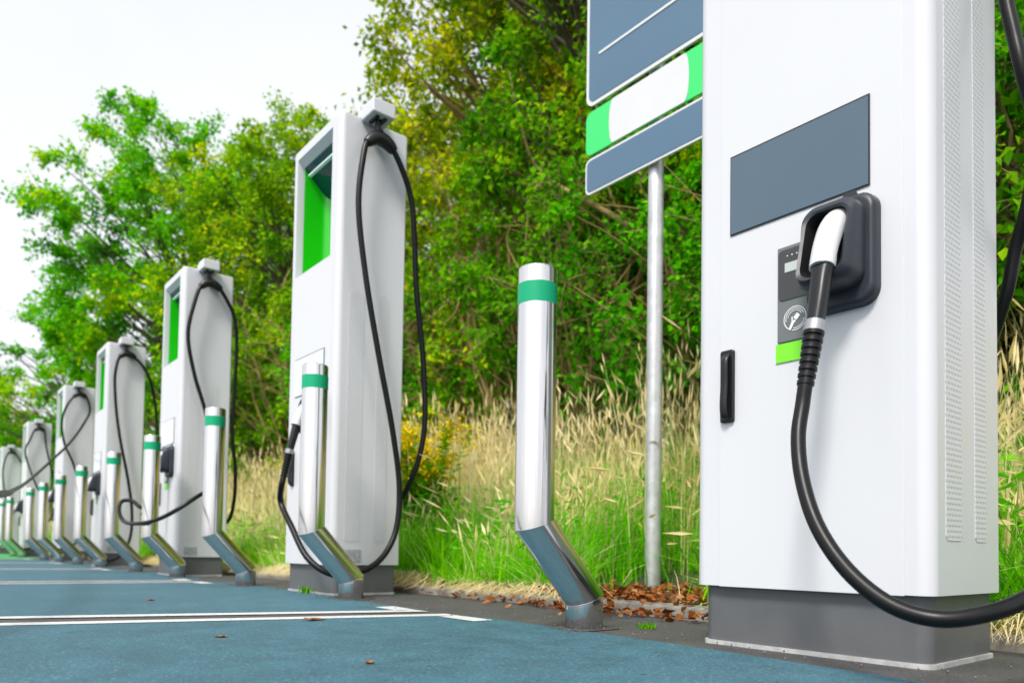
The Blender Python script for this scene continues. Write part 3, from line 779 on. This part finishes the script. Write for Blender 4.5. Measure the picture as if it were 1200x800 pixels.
def tree_meshes(seed, Ht, cz, rad, trunk_r, nclump, nleaf, clump_r, leaf, lm, bm_, lean=(0, 0), low=.2, droop=.15, stems=1, inner=.35, arches=0):
    g = np.random.default_rng(seed)
    rx, ry, rz = rad
    paths = []
    tops = []
    for s in range(stems):
        a = g.uniform(0, 2 * PI); sp = 0 if stems == 1 else .35
        base = np.array([math.cos(a) * sp * .5, math.sin(a) * sp * .5, -.3])
        top = np.array([lean[0] + math.cos(a) * sp * 2, lean[1] + math.sin(a) * sp * 2, Ht * .9 * g.uniform(.8, 1)])
        n = 14; t_ = np.linspace(0, 1, n)[:, None]
        tr = base + (top - base) * t_; tr[:, :2] += np.cumsum(g.normal(0, .035 * Ht / 10, (n, 2)), 0)
        paths.append((tr, trunk_r * (1 - .88 * t_[:, 0]) * (1 + .5 * np.exp(-t_[:, 0] * 14))))
        tops.append(tr)
    for k in range(arches):      # bare arching stems at the outside of the bush
        a = g.uniform(0, 2 * PI); b0 = np.array([.3 * math.cos(a), .3 * math.sin(a), -.1]); rr_ = g.uniform(.7, 1.12)
        e = np.array([rx * rr_ * math.cos(a), ry * rr_ * math.sin(a), Ht * g.uniform(.45, .95)]) + g.normal(0, .15, 3)
        md = b0 * .35 + e * .65 + np.array([0, 0, .35 * Ht * g.uniform(.2, .7)]) + g.normal(0, .25, 3)
        st = bez(b0, md, e, 14); st[1:-1] += g.normal(0, .02, (12, 3))
        paths.append((st, np.linspace(g.uniform(.014, .026), .005, 14)))
        for q in range(3):
            k0 = g.integers(5, 12); e2 = st[k0] + g.normal(0, .45, 3) + np.array([0, 0, .25])
            paths.append((bez(st[k0], (st[k0] + e2) / 2 + g.normal(0, .1, 3), e2, 7), np.linspace(.008, .003, 7)))
    # uneven envelope
    lob = unit(g.normal(size=(9, 3))); la = g.uniform(-.28, .38, 9)
    def env(d): return np.clip(1 + (np.clip((d @ lob.T - .55) / .45, 0, 1) * la).sum(-1), .55, 1.35)
    dirs = unit(g.normal(size=(nclump, 3)))
    rr = inner + (1 - inner) * g.random(nclump) ** .55
    cc = dirs * (rr * env(dirs))[:, None] * np.array([rx, ry, rz]) + np.array([lean[0] * .8, lean[1] * .8, cz])
    cc[:, 2] = np.maximum(cc[:, 2], low * Ht * .5 + .2)
    LP, LT, LN, LL, LW = [], [], [], [], []
    for c in cc:
        tr = tops[g.integers(len(tops))]
        hz = np.hypot(*(c[:2] - np.interp(c[2], tr[:, 2], tr[:, 0])[None])) if False else np.hypot(c[0] - np.interp(c[2], tr[:, 2], tr[:, 0]), c[1] - np.interp(c[2], tr[:, 2], tr[:, 1]))
        zs_ = np.clip(c[2] - hz * g.uniform(.35, .9), low * Ht * .6, Ht * .88)
        p0 = np.array([np.interp(zs_, tr[:, 2], tr[:, 0]), np.interp(zs_, tr[:, 2], tr[:, 1]), zs_])
        mid = p0 * .45 + c * .55 + np.array([0, 0, .12 * hz]) + g.normal(0, .10 * max(hz, .3), 3)
        br = bez(p0, mid, c, 8)
        r0 = max(.010, trunk_r * .30 * min(1, hz / (rx + .01)))
        paths.append((br, np.linspace(r0, .005, 8)))
        outd = unit((c - np.array([lean[0], lean[1], cz]))[None])[0]
        cr = clump_r * g.uniform(.55, 1.35)
        nt_ = 9
        td = unit(g.normal(size=(nt_, 3)) * np.array([1, 1, .75]) + outd * .7 + np.array([0, 0, .15]))
        tl = cr * g.uniform(.5, 1.15, nt_)
        for k in range(0, nt_, 2):
            e = c + td[k] * tl[k]; paths.append((bez(c, (c + e) / 2 + np.array([0, 0, .05 * cr]), e, 4), np.linspace(.007, .002, 4)))
        m_ = int(nleaf * g.uniform(.6, 1.4))
        ki = g.integers(0, nt_, m_); s = g.random(m_) ** .7
        pos = c + td[ki] * (tl[ki] * s)[:, None] + g.normal(0, .13 * cr, (m_, 3)); pos[:, 2] -= droop * cr * s ** 2
        tdir = unit(td[ki] * .6 + g.normal(size=(m_, 3)) * .7 + np.array([0, 0, -.35]))
        nn = unit(g.normal(size=(m_, 3)) * .75 + np.array([0, 0, 1.0]) + outd * .35)
        LP.append(pos); LT.append(tdir); LN.append(nn); l = leaf * g.uniform(.6, 1.25, m_); LL.append(l); LW.append(l * g.uniform(.5, .75, m_))
    V, F = leaf_geo(np.concatenate(LP), np.concatenate(LT), np.concatenate(LN), np.concatenate(LL), np.concatenate(LW))
    V2, F2 = tubes_np(paths)
    me2 = fast_mesh('trunk', V2, F2, bm_)
    for p in me2.polygons: p.use_smooth = True
    return fast_mesh('crown', V, F, lm), me2

def plant_tree(name, x, y, label, cat, meshes, rz=0, sc=1.0, group=None):
    t = empty(name, (x, y, float(bank_z(x, y))), rz); t.scale = (sc, sc, sc)
    tag(t, label, cat, group)
    link_mesh('crown', meshes[0], None, t); link_mesh('trunk', meshes[1], None, t)
    return t
GT = 'trees of the wood behind the bank'
GS = 'shrubs along the foot of the wood'
# big rounded tree at the left
plant_tree('broadleaf_tree', 5.3, 20.5, 'large rounded green tree at the left, sky showing through its crown', 'tree',
           tree_meshes(11, 11.6, 7.0, (4.1, 4.1, 4.3), .17, 330, 240, .52, .115, ML_VIV2, MBARK, lean=(.3, .6), low=.15, inner=.30), group=GT)
plant_tree('broadleaf_tree', 6.4, 15.4, 'bright green tree with yellow tips just left of the whole charging station', 'tree',
           tree_meshes(12, 8.9, 4.8, (2.2, 2.2, 3.85), .11, 330, 170, .55, .10, ML_MID, MBARK, low=.1), group=GT)
plant_tree('broadleaf_tree', 7.1, 8.75, 'tall olive green tree right of the whole charging station, reaching the top of the photo', 'tree',
           tree_meshes(13, 12.6, 6.4, (2.15, 2.15, 6.2), .17, 330, 125, .55, .105, ML_OLV, MBARKP, low=.06), group=GT)
t4 = tree_meshes(14, 13, 6.6, (2.4, 2.4, 6.3), .17, 330, 125, .55, .095, ML_OLV, MBARKP, low=.06)
bt = plant_tree('broadleaf_tree', 8.0, 7.1, 'tall olive tree with yellowing leaf tufts, centre, above the nearest bollard', 'tree', t4, group=GT)
plant_tree('broadleaf_tree', 7.6, 12.7, 'mid height olive tree directly behind the whole charging station', 'tree',
           tree_meshes(19, 7.9, 4.2, (2.2, 2.2, 3.6), .13, 230, 120, .55, .11, ML_OLV, MBARKP, low=.08), group=GT)
def sm(pts): return np.array([list(p) for p in catmull(pts, 6)])
b1 = sm([(6.9, 6.3, 3.1), (6.5, 5.6, 3.8), (6.2, 6.21, 4.43), (6.2, 6.74, 4.83), (6.2, 7.24, 5.34), (6.25, 7.59, 6.06), (6.3, 7.9, 6.9)])
b2 = sm([(6.2, 6.74, 4.83), (6.2, 7.1, 5.02), (6.25, 7.5, 5.27), (6.3, 7.97, 5.57), (6.35, 8.4, 5.7)])
b3 = sm([(6.5, 5.6, 3.8), (6.35, 6.0, 4.5), (6.3, 6.1, 5.2), (6.35, 6.3, 6.1), (6.3, 6.2, 6.8)])
V, F = tubes_np([(b1, np.linspace(.045, .010, len(b1))), (b2, np.linspace(.022, .006, len(b2))), (b3, np.linspace(.02, .006, len(b3)))], 8)
V = (V - np.array([0, 0, .2266])) * .86 + np.array([0, 0, .2266])
V = V - np.array([8.0, 7.1, float(bank_z(8.0, 7.1))])
me_ = fast_mesh('bare_branch', V, F, MBARKP)
for p in me_.polygons: p.use_smooth = True
link_mesh('bare_branch', me_, None, bt)
t5 = tree_meshes(15, 12, 5.9, (2.3, 2.3, 5.8), .16, 320, 125, .5, .09, ML_DRK, MBARK, low=.06)
plant_tree('broadleaf_tree', 6.9, 6.3, 'dark green tree directly behind the left edge of the sign panels', 'tree', t5, group=GT)
t6 = tree_meshes(16, 11, 5.4, (2.3, 2.3, 5.3), .15, 320, 125, .5, .085, ML_MID, MBARK, low=.06)
plant_tree('broadleaf_tree', 6.9, 4.5, 'leafy mid green tree behind the sign pole, partly hidden by the nearest station', 'tree', t6, group=GT)
t8 = tree_meshes(18, 9, 4.4, (2.2, 2.2, 4.4), .13, 300, 125, .45, .08, ML_DRK, MBARK, low=.06)
plant_tree('broadleaf_tree', 6.3, 1.5, 'dark tree at the right edge of the photo behind the nearest station', 'tree', t8, group=GT)
plant_tree('broadleaf_tree', 7.2, 2.9, 'tree hidden behind the nearest station but for a few leaves', 'tree', t5, 1.3, .95, group=GT)
# second row, deeper in the wood
for i, (x, y, ms, rz, sc, lb) in enumerate([
    (10.0, 14.4, t5, 2.1, .72, 'low dark tree in the second row behind the mid height olive tree'),
    (10.4, 9.6, t6, .7, 1.1, 'mid green tree in the second row behind the tall olive tree'),
    (10.4, 8.0, t5, 4.0, 1.1, 'dark tree in the second row behind the yellowing olive tree'),
    (9.6, 5.6, t5, 5.2, 1.1, 'dark tree in the second row glimpsed just left of the sign'),
    (9.8, 3.2, t6, 2.6, 1.1, 'mid green second row tree, mostly behind the nearest station'),
    (9.4, .8, t5, 3.3, 1.0, 'dark tree in the second row at the right edge of the photo'),
    (9.2, 19.0, t6, 1.9, .9, 'mid green second row tree in the gap beside the large rounded tree'),
    (8.6, 24.5, t6, 3.9, .85, 'tree in the second row seen through the large rounded tree')]):
    plant_tree('broadleaf_tree', x, y, lb, 'tree', ms, rz, sc, group=GT)
plant_tree('broadleaf_tree', 4.6, 33, 'loose green tree filling the space under the left side of the large rounded tree', 'tree',
           tree_meshes(24, 8.6, 5.2, (2.7, 2.7, 3.3), .12, 150, 150, .55, .14, ML_VIV2, MBARK, low=.12), group=GT)
# far left
plant_tree('broadleaf_tree', 3.0, 37, 'thin sparse tree at the left edge of the photo, few leaves', 'tree',
           tree_meshes(21, 7.4, 4.6, (2.2, 2.2, 2.6), .1, 60, 40, .5, .15, ML_DRK, MBARK, low=.2), group=GT)
hd = tree_meshes(22, 7.5, 4.0, (3.6, 3.6, 3.6), .16, 170, 90, .75, .22, ML_YEL, MBARK, low=.06)
for i, (x, y, s, lb) in enumerate([(6.4, 58, 1.0, 'distant yellow green tree on the horizon right over the farthest station'),
                               (7.2, 50, .85, 'distant yellow green tree half hidden behind the small distant station'),
                               (4.4, 60, 1.3, 'most distant yellow green tree, cut by the left edge of the photo')]):
    plant_tree('broadleaf_tree', x, y, lb, 'tree', hd, i * 1.7, s, group=GT)
# shrubs
s1 = tree_meshes(31, 3.6, 2.0, (1.45, 1.45, 1.65), .035, 120, 95, .34, .075, ML_VIV, MBARKP, low=.12, stems=5, arches=22)
s2 = tree_meshes(32, 4.2, 2.3, (1.5, 1.5, 2.0), .035, 120, 90, .36, .08, ML_MID, MBARKP, low=.14, stems=6, arches=22)
s3 = tree_meshes(33, 3.2, 1.8, (1.4, 1.4, 1.5), .03, 110, 90, .34, .075, ML_DRK, MBARKP, low=.12, stems=5, arches=22)
for x, y, ms, rz, sc, lb in [
    (6.0, 4.15, s1, 0, 1.05, 'vivid green shrub right of the sign pole, low behind the grass'),
    (6.1, 5.7, s3, 1, 1.1, 'dark shrub at the wood edge just left of the sign pole'),
    (6.3, 7.2, s2, 2, 1.1, 'mid green shrub with bare stems, behind the top of the nearest bollard'),
    (6.2, 8.9, s3, 3, 1.1, 'dark shrub at the wood edge right of the hanging cable loop'),
    (6.3, 10.8, s1, 4, 1.1, 'vivid green shrub behind the whole charging station'),
    (6.0, 13.2, s2, 5, 1.1, 'mid green shrub just left of the whole charging station'),
    (5.9, 16.0, s3, 2.5, 1.2, 'dark shrub right of the station with the slack loop'),
    (5.8, 19.5, s1, 3.5, 1.2, 'vivid green shrub behind the station with the slack loop'),
    (5.6, 24.5, s2, 1.5, 1.3, 'mid green shrub under the large rounded tree'),
    (5.4, 30.5, s1, .5, 1.3, 'vivid green shrub showing between the far stations'),
    (5.6, 2.55, s1, 2.2, .9, 'vivid green shrub hidden behind the nearest station'),
    (5.3, 1.15, s3, 4.4, .95, 'dark shrub at the right edge of the photo'),
    (5.2, 1.75, s1, 5.4, .8, 'vivid green shrub by the right edge of the nearest station')]:
    plant_tree('shrub', x, y, lb, 'shrub', ms, rz, sc, group=GS)

# grass: every blade a bent, tapering strip
def blades(seed, X, Y, hmin, hmax, wdt, bend, head=False, toward=None):
    g = np.random.default_rng(seed); n = len(X)
    Z = bank_z(X, Y); h = g.uniform(hmin, hmax, n); a = g.uniform(0, 2 * PI, n)
    if toward is not None: a = toward + g.normal(0, .7, n)
    lean = np.abs(g.normal(0, bend, n))
    dx, dy = np.cos(a), np.sin(a)
    h = h * np.clip(.86 + .22 * np.sin(X * 3.7 + Y * 1.3) + .20 * np.sin(Y * 4.9 - X * 2.2 + 1) + .12 * np.sin(Y * 11 + X * 9), .45, 1.4)
    lean = np.minimum(lean, 2.2)
    lean = np.where(dx < -.05, np.minimum(lean, np.maximum(X - 1.985, .01) / np.maximum(-dx, .05) / h), lean)   # keep clear of the stations
    ph = g.uniform(0, 2 * PI, n); sx, sy = np.cos(ph), np.sin(ph)
    ts = np.array([0, .35, .7, 1.0]); V = []
    w_ = wdt * g.uniform(.6, 1.4, n)
    for k, t_ in enumerate(ts):
        zz = Z + h * ((t_ - .32 * np.minimum(lean, 1.6) * t_ ** 2.2) if toward is None else np.maximum(.75 * t_ - .72 * t_ ** 2.4, -.02)); out_ = h * lean * t_ ** 1.8
        ww = w_ * (1, .9, .6, .08)[k] * .5
        cx_, cy_ = X + dx * out_, Y + dy * out_
        V.append(np.stack([cx_ - sx * ww, cy_ - sy * ww, zz], -1)); V.append(np.stack([cx_ + sx * ww, cy_ + sy * ww, zz], -1))
    V = np.stack(V, 1); i = np.arange(n)[:, None] * 8
    F = np.concatenate([i + np.array([[2 * k, 2 * k + 1, 2 * k + 3, 2 * k + 2]]) for k in range(3)], 0)
    V = V.reshape(-1, 3)
    if head:   # seed heads: thin spindles of crossed strips at the tip
        tip = np.stack([X + dx * h * lean, Y + dy * h * lean, Z + h * (1 - .32 * np.minimum(lean, 1.6))], -1)
        prev = np.stack([X + dx * h * lean * .7 ** 1.8, Y + dy * h * lean * .7 ** 1.8, Z + h * (.7 - .32 * np.minimum(lean, 1.6) * .7 ** 2.2)], -1)
        T = unit(tip - prev); L = g.uniform(.07, .17, n); hw = g.uniform(.004, .009, n)
        for q in range(2):
            S = unit(np.cross(T, unit(g.normal(size=(n, 3)))))
            p0 = tip - T * (L * .25)[:, None]
            vv = np.stack([p0, p0 + T * (L * .4)[:, None] + S * hw[:, None], p0 + T * L[:, None], p0 + T * (L * .4)[:, None] - S * hw[:, None]], 1).reshape(-1, 3)
            ff = np.arange(n)[:, None] * 4 + np.array([[0, 1, 2, 3]]) + len(V)
            V = np.concatenate([V, vv]); F = np.concatenate([F, ff])
    return V, F
g = np.random.default_rng(5)
def scatter(n, x0, x1, y0, y1, clump=0.0):
    X = g.uniform(x0, x1, n); u = g.random(n); Y = y0 + (y1 - y0) * u ** 1.7
    if clump:
        m_ = n // 14; cx_ = g.uniform(x0, x1, m_); cy_ = y0 + (y1 - y0) * g.random(m_) ** 1.7; k = g.integers(0, m_, n)
        X = cx_[k] + g.normal(0, clump, n); Y = cy_[k] + g.normal(0, clump, n)
    ok = X > 2.2
    # litter clearing in front of the sign pole
    u = np.clip(((X - 2.15) * .65 + (Y - 1.82) * .54) / (.65 ** 2 + .54 ** 2), 0, 1)
    dcl = np.hypot(X - 2.15 - .65 * u, Y - 1.82 - .54 * u)
    ok &= ~((dcl < .30 + g.normal(0, .04, n)) & (g.random(n) < .985))
    return X[ok], Y[ok]
parts = []
X, Y = scatter(26000, 2.22, 3.6, -.2, 14, .07); parts.append(blades(1, X, Y, .16, .50, .007, .85))
X, Y = scatter(22000, 2.6, 5.4, -.2, 20, .10); parts.append(blades(2, X, Y, .28, .66, .008, .75))
X, Y = scatter(13000, 2.18, 2.6, -.2, 9, .045); parts.append(blades(3, X, Y, .14, .40, .006, 1.1))
X, Y = scatter(7000, 2.3, 5.5, 14, 40); parts.append(blades(4, X, Y, .3, .7, .02, .5))
def merge(parts):
    Vs, Fs, o_ = [], [], 0
    for V, F in parts: Vs.append(V); Fs.append(F + o_); o_ += len(V)
    return np.concatenate(Vs), np.concatenate(Fs)
V, F = merge(parts)
tag(link_mesh('meadow_grass', fast_mesh('meadow_grass', V, F, ML_GRASS), None), 'green grass covering the bank behind the stations', 'grass', kind='stuff')
parts = []
def hang(n, seed):
    gg = np.random.default_rng(seed); X = gg.uniform(2.15, 2.32, n); Y = gg.uniform(-.2, 14, n)
    ok = ~((Y > 1.45) & (Y < 2.25)) & (np.sin(Y * 3.1) + np.sin(Y * 7.3 + 1) + gg.normal(0, .6, n) > -1.0)
    return X[ok], Y[ok]
X, Y = hang(12000, 61); parts.append(blades(62, X, Y, .14, .40, .005, 1.5, toward=PI))
X, Y = scatter(9000, 3.1, 5.2, -.2, 16, .14); parts.append(blades(6, X, Y, .45, 1.05, .0045, .30, True))
X, Y = scatter(3600, 2.35, 3.5, -.2, 14, .09); kp = ~((X < 2.95) & (Y > 1.2) & (Y < 2.6)); X, Y = X[kp], Y[kp]; parts.append(blades(7, X, Y, .30, .75, .0042, .75, True))
X, Y = scatter(4500, 2.6, 5.2, 5.5, 16, .14); parts.append(blades(8, X, Y, .55, 1.05, .006, .3, True))
X, Y = scatter(3500, 2.22, 2.9, -.2, 12, .06); parts.append(blades(9, X, Y, .14, .40, .005, 1.0))
X, Y = scatter(3000, 2.4, 5.2, 16, 40); parts.append(blades(10, X, Y, .60, 1.1, .014, .3, True))
V, F = merge(parts)
tag(link_mesh('dry_grass', fast_mesh('dry_grass', V, F, ML_STRAW), None), 'straw coloured dry seed grass standing on the bank', 'grass', kind='stuff')

# broad leaved ground cover between the blades
gq = np.random.default_rng(88); n = 9000
X = gq.uniform(2.25, 4.6, n); Y = -.2 + 12 * gq.random(n) ** 1.6
cm = np.sin(X * 5.1 + 2) + np.sin(Y * 2.7) + np.sin(Y * 6.1 + X * 3) + gq.normal(0, .5, n) > .5
u_ = np.clip(((X - 2.15) * .65 + (Y - 1.82) * .54) / .714, 0, 1); cm &= np.hypot(X - 2.15 - .65 * u_, Y - 1.82 - .54 * u_) > .36
X, Y = X[cm], Y[cm]; n = len(X); az = gq.uniform(0, 2 * PI, n)
Pq = np.stack([X, Y, bank_z(X, Y) + gq.uniform(.02, .45, n)], -1); Tq = unit(np.stack([np.cos(az), np.sin(az), gq.uniform(-.3, .5, n)], -1))
Nq = unit(np.stack([gq.normal(0, .4, n), gq.normal(0, .4, n), np.ones(n)], -1)); lq = gq.uniform(.04, .10, n)
V, F = leaf_geo(Pq, Tq, Nq, lq, lq * .5)
tag(link_mesh('ground_cover', fast_mesh('ground_cover', V, F, ML_VIV), None), 'broad green leaves growing low among the bank grass', 'plants', kind='stuff')
# loose grit along the asphalt strip
gq = np.random.default_rng(89); n = 520
X = np.concatenate([gq.uniform(1.46, 2.1, n // 2), gq.normal(2.05, .05, n // 4), gq.normal(1.575, .03, n // 4)]); Y = gq.uniform(.2, 6, len(X)) ** 1.0
bmv = np.array([(1, 0, 0), (-1, 0, 0), (0, 1, 0), (0, -1, 0), (0, 0, 1), (0, 0, -1)], float)
bf = np.array([(0, 2, 4), (2, 1, 4), (1, 3, 4), (3, 0, 4), (2, 0, 5), (1, 2, 5), (3, 1, 5), (0, 3, 5)])
sz = gq.uniform(.0012, .0042, len(X)); V = np.stack([X, Y, sz * .5 + .004], -1)[:, None, :] + bmv[None] * (sz[:, None, None] * gq.uniform(.6, 1.3, (len(X), 6, 1)))
F = (np.arange(len(X))[:, None, None] * 6 + bf[None]).reshape(-1, 3)
tag(link_mesh('grit', fast_mesh('grit', V.reshape(-1, 3), F, MGRIT), None), 'loose grit scattered on the asphalt strip', 'grit', kind='stuff')

# yellow flowering plants
def flower_plant(seed, x, y, nst, hmin, hmax, spread, label, nflow=16):
    g = np.random.default_rng(seed)
    t = empty('flowering_plant', (x, y, float(bank_z(x, y)))); tag(t, label, 'plant', 'yellow flowering plants on the bank')
    paths, LP, LT, LN, LL, LW, FP = [], [], [], [], [], [], []
    for k in range(nst):
        a = g.uniform(0, 2 * PI); r = spread * g.random() ** .6; h = g.uniform(hmin, hmax)
        p0 = np.array([.3 * r * math.cos(a), .3 * r * math.sin(a), -.02]); p2 = np.array([r * math.cos(a), r * math.sin(a), h])
        st = bez(p0, (p0 + p2) / 2 + np.array([-.15 * r * math.cos(a), -.15 * r * math.sin(a), .1 * h]), p2, 9)
        paths.append((st, np.linspace(.005, .002, 9)))
        m_ = 60; s = g.uniform(.08, .95, m_); idx = s * 8
        pos = np.stack([np.interp(idx, np.arange(9), st[:, q]) for q in range(3)], -1)
        az = g.uniform(0, 2 * PI, m_); td = unit(np.stack([np.cos(az), np.sin(az), g.uniform(-.1, .6, m_)], -1))
        LP.append(pos); LT.append(td); LN.append(unit(np.stack([g.normal(0, .3, m_), g.normal(0, .3, m_), np.ones(m_)], -1)))
        l = g.uniform(.06, .13, m_) * (1.15 - .6 * s); LL.append(l); LW.append(l * .36)
        if g.random() < .8:
            for c in range(nflow):
                q = p2 + g.normal(0, 1, 3) * np.array([.05, .05, .06]); FP.append(q + g.normal(0, .014, (7, 3)))
                paths.append((bez(p2 - np.array([0, 0, .06]), p2, q, 4), np.linspace(.002, .0012, 4)))
    V, F = tubes_np(paths, 4); link_mesh('stems', fast_mesh('stems', V, F, ML_GRASS), None, t)
    V, F = leaf_geo(np.concatenate(LP), np.concatenate(LT), np.concatenate(LN), np.concatenate(LL), np.concatenate(LW)); link_mesh('foliage', fast_mesh('foliage', V, F, ML_VIV), None, t)
    FP = np.concatenate(FP); n = len(FP); l = np.full(n, .025)
    V, F = leaf_geo(FP, unit(g.normal(size=(n, 3))), unit(g.normal(size=(n, 3)) + np.array([0, 0, 1])), l, l * .8); link_mesh('blossom', fast_mesh('blossom', V, F, ML_FLOWER), None, t)
flower_plant(41, 2.95, 4.75, 46, .60, 1.10, .40, 'tall bushy plant with yellow flowers beside the whole charging station')
flower_plant(42, 3.15, 5.45, 16, .7, 1.0, .28, 'yellow flowering plant half behind the hanging cable loop')

# leaf litter and single fallen leaves
g = np.random.default_rng(9)
def litter(n, fx, seed):
    gg = np.random.default_rng(seed); X, Y = fx(gg, n)
    Z = np.where(X < 2.10, .006, np.where(X < 2.21, .052, bank_z(X, Y) + .012)) + gg.uniform(0, .022, n)
    P = np.stack([X, Y, Z], -1); az = gg.uniform(0, 2 * PI, n)
    T = unit(np.stack([np.cos(az), np.sin(az), gg.normal(.15, .4, n)], -1)); Nn = unit(np.stack([gg.normal(0, .8, n), gg.normal(0, .8, n), np.ones(n)], -1))
    l = gg.uniform(.018, .05, n)
    return leaf_geo(P, T, Nn, l, l * gg.uniform(.5, .8, n))
pp = [litter(800, lambda q, n: (2.45 + q.normal(0, .22, n), 2.05 + q.normal(0, .22, n)), 1),
      litter(220, lambda q, n: (np.clip(2.08 + q.normal(0, .05, n), 1.98, 2.2), 1.95 + q.normal(0, .35, n)), 2),
      litter(170, lambda q, n: (np.clip(2.08 + q.normal(0, .05, n), 1.98, 2.25), q.uniform(.3, 4.5, n)), 3)]
V, F = merge(pp)
tag(link_mesh('leaf_litter', fast_mesh('leaf_litter', V, F, ML_LITTER), None), 'drift of brown fallen leaves along the kerb by the sign pole', 'leaves', kind='stuff')
def fallen_leaf(x, y, l, rz, label, z=.0022):
    bm = BM(); out_ = []
    for k in range(20):
        s = k / 20 * 2 * PI; r = l * .5 * (.62 + .30 * math.cos(s) ** 2 + .12 * math.cos(5 * s)); px_, py_ = r * math.cos(s), r * .72 * math.sin(s)
        out_.append((px_, py_, .001 + .008 * (abs(py_) / (.3 * l)) ** 1.5 * (.6 + .4 * math.cos(s * 2))))
    c = bm.verts.new((0, 0, .0005)); vv = [bm.verts.new(p) for p in out_]
    for k in range(20): bm.faces.new((c, vv[k], vv[(k + 1) % 20]))
    ex_ = bmesh.ops.extrude_face_region(bm, geom=bm.faces[:])
    for v_ in [e for e in ex_['geom'] if isinstance(e, bmesh.types.BMVert)]: v_.co.z += .0012
    o = obj('fallen_leaf', bm, ML_LITTER); o.location = (x, y, z); o.rotation_euler = (.04, .05, rz); tag(o, label, 'leaf', 'single leaves on the painted bays')
    return o
fallen_leaf(1.01, 2.21, .085, .4, 'curled brown leaf lying on the white bay line', .0036)
fallen_leaf(.72, 1.32, .035, 1.2, 'small brown leaf on the teal paint nearest the camera')
fallen_leaf(.62, 1.90, .035, 2.2, 'small brown leaf on the teal paint just before the white lines')
fallen_leaf(.80, 3.35, .06, .9, 'small brown leaf on the second teal bay beyond the white lines')

def weed(x, y, n, h, label, seed):
    g = np.random.default_rng(seed); X = x + g.normal(0, .018, n); Y = y + g.normal(0, .018, n)
    V, F = blades(seed, X, Y, h * .6, h, .006, .7)
    V[:, 2] -= np.repeat(bank_z(X, Y), 8); V -= np.array([x, y, 0])
    o = link_mesh('weed', fast_mesh('weed', V, F, ML_DRK), None); o.location = (x, y, .002)
    tag(o, label, 'weed', 'weeds in the asphalt')
weed(1.585, 3.57, 45, .06, 'small green weed growing at the foot of the station with the long hanging loop', 51)
weed(1.74, 1.47, 36, .028, 'low green weed in the asphalt right of the nearest bollard', 52)
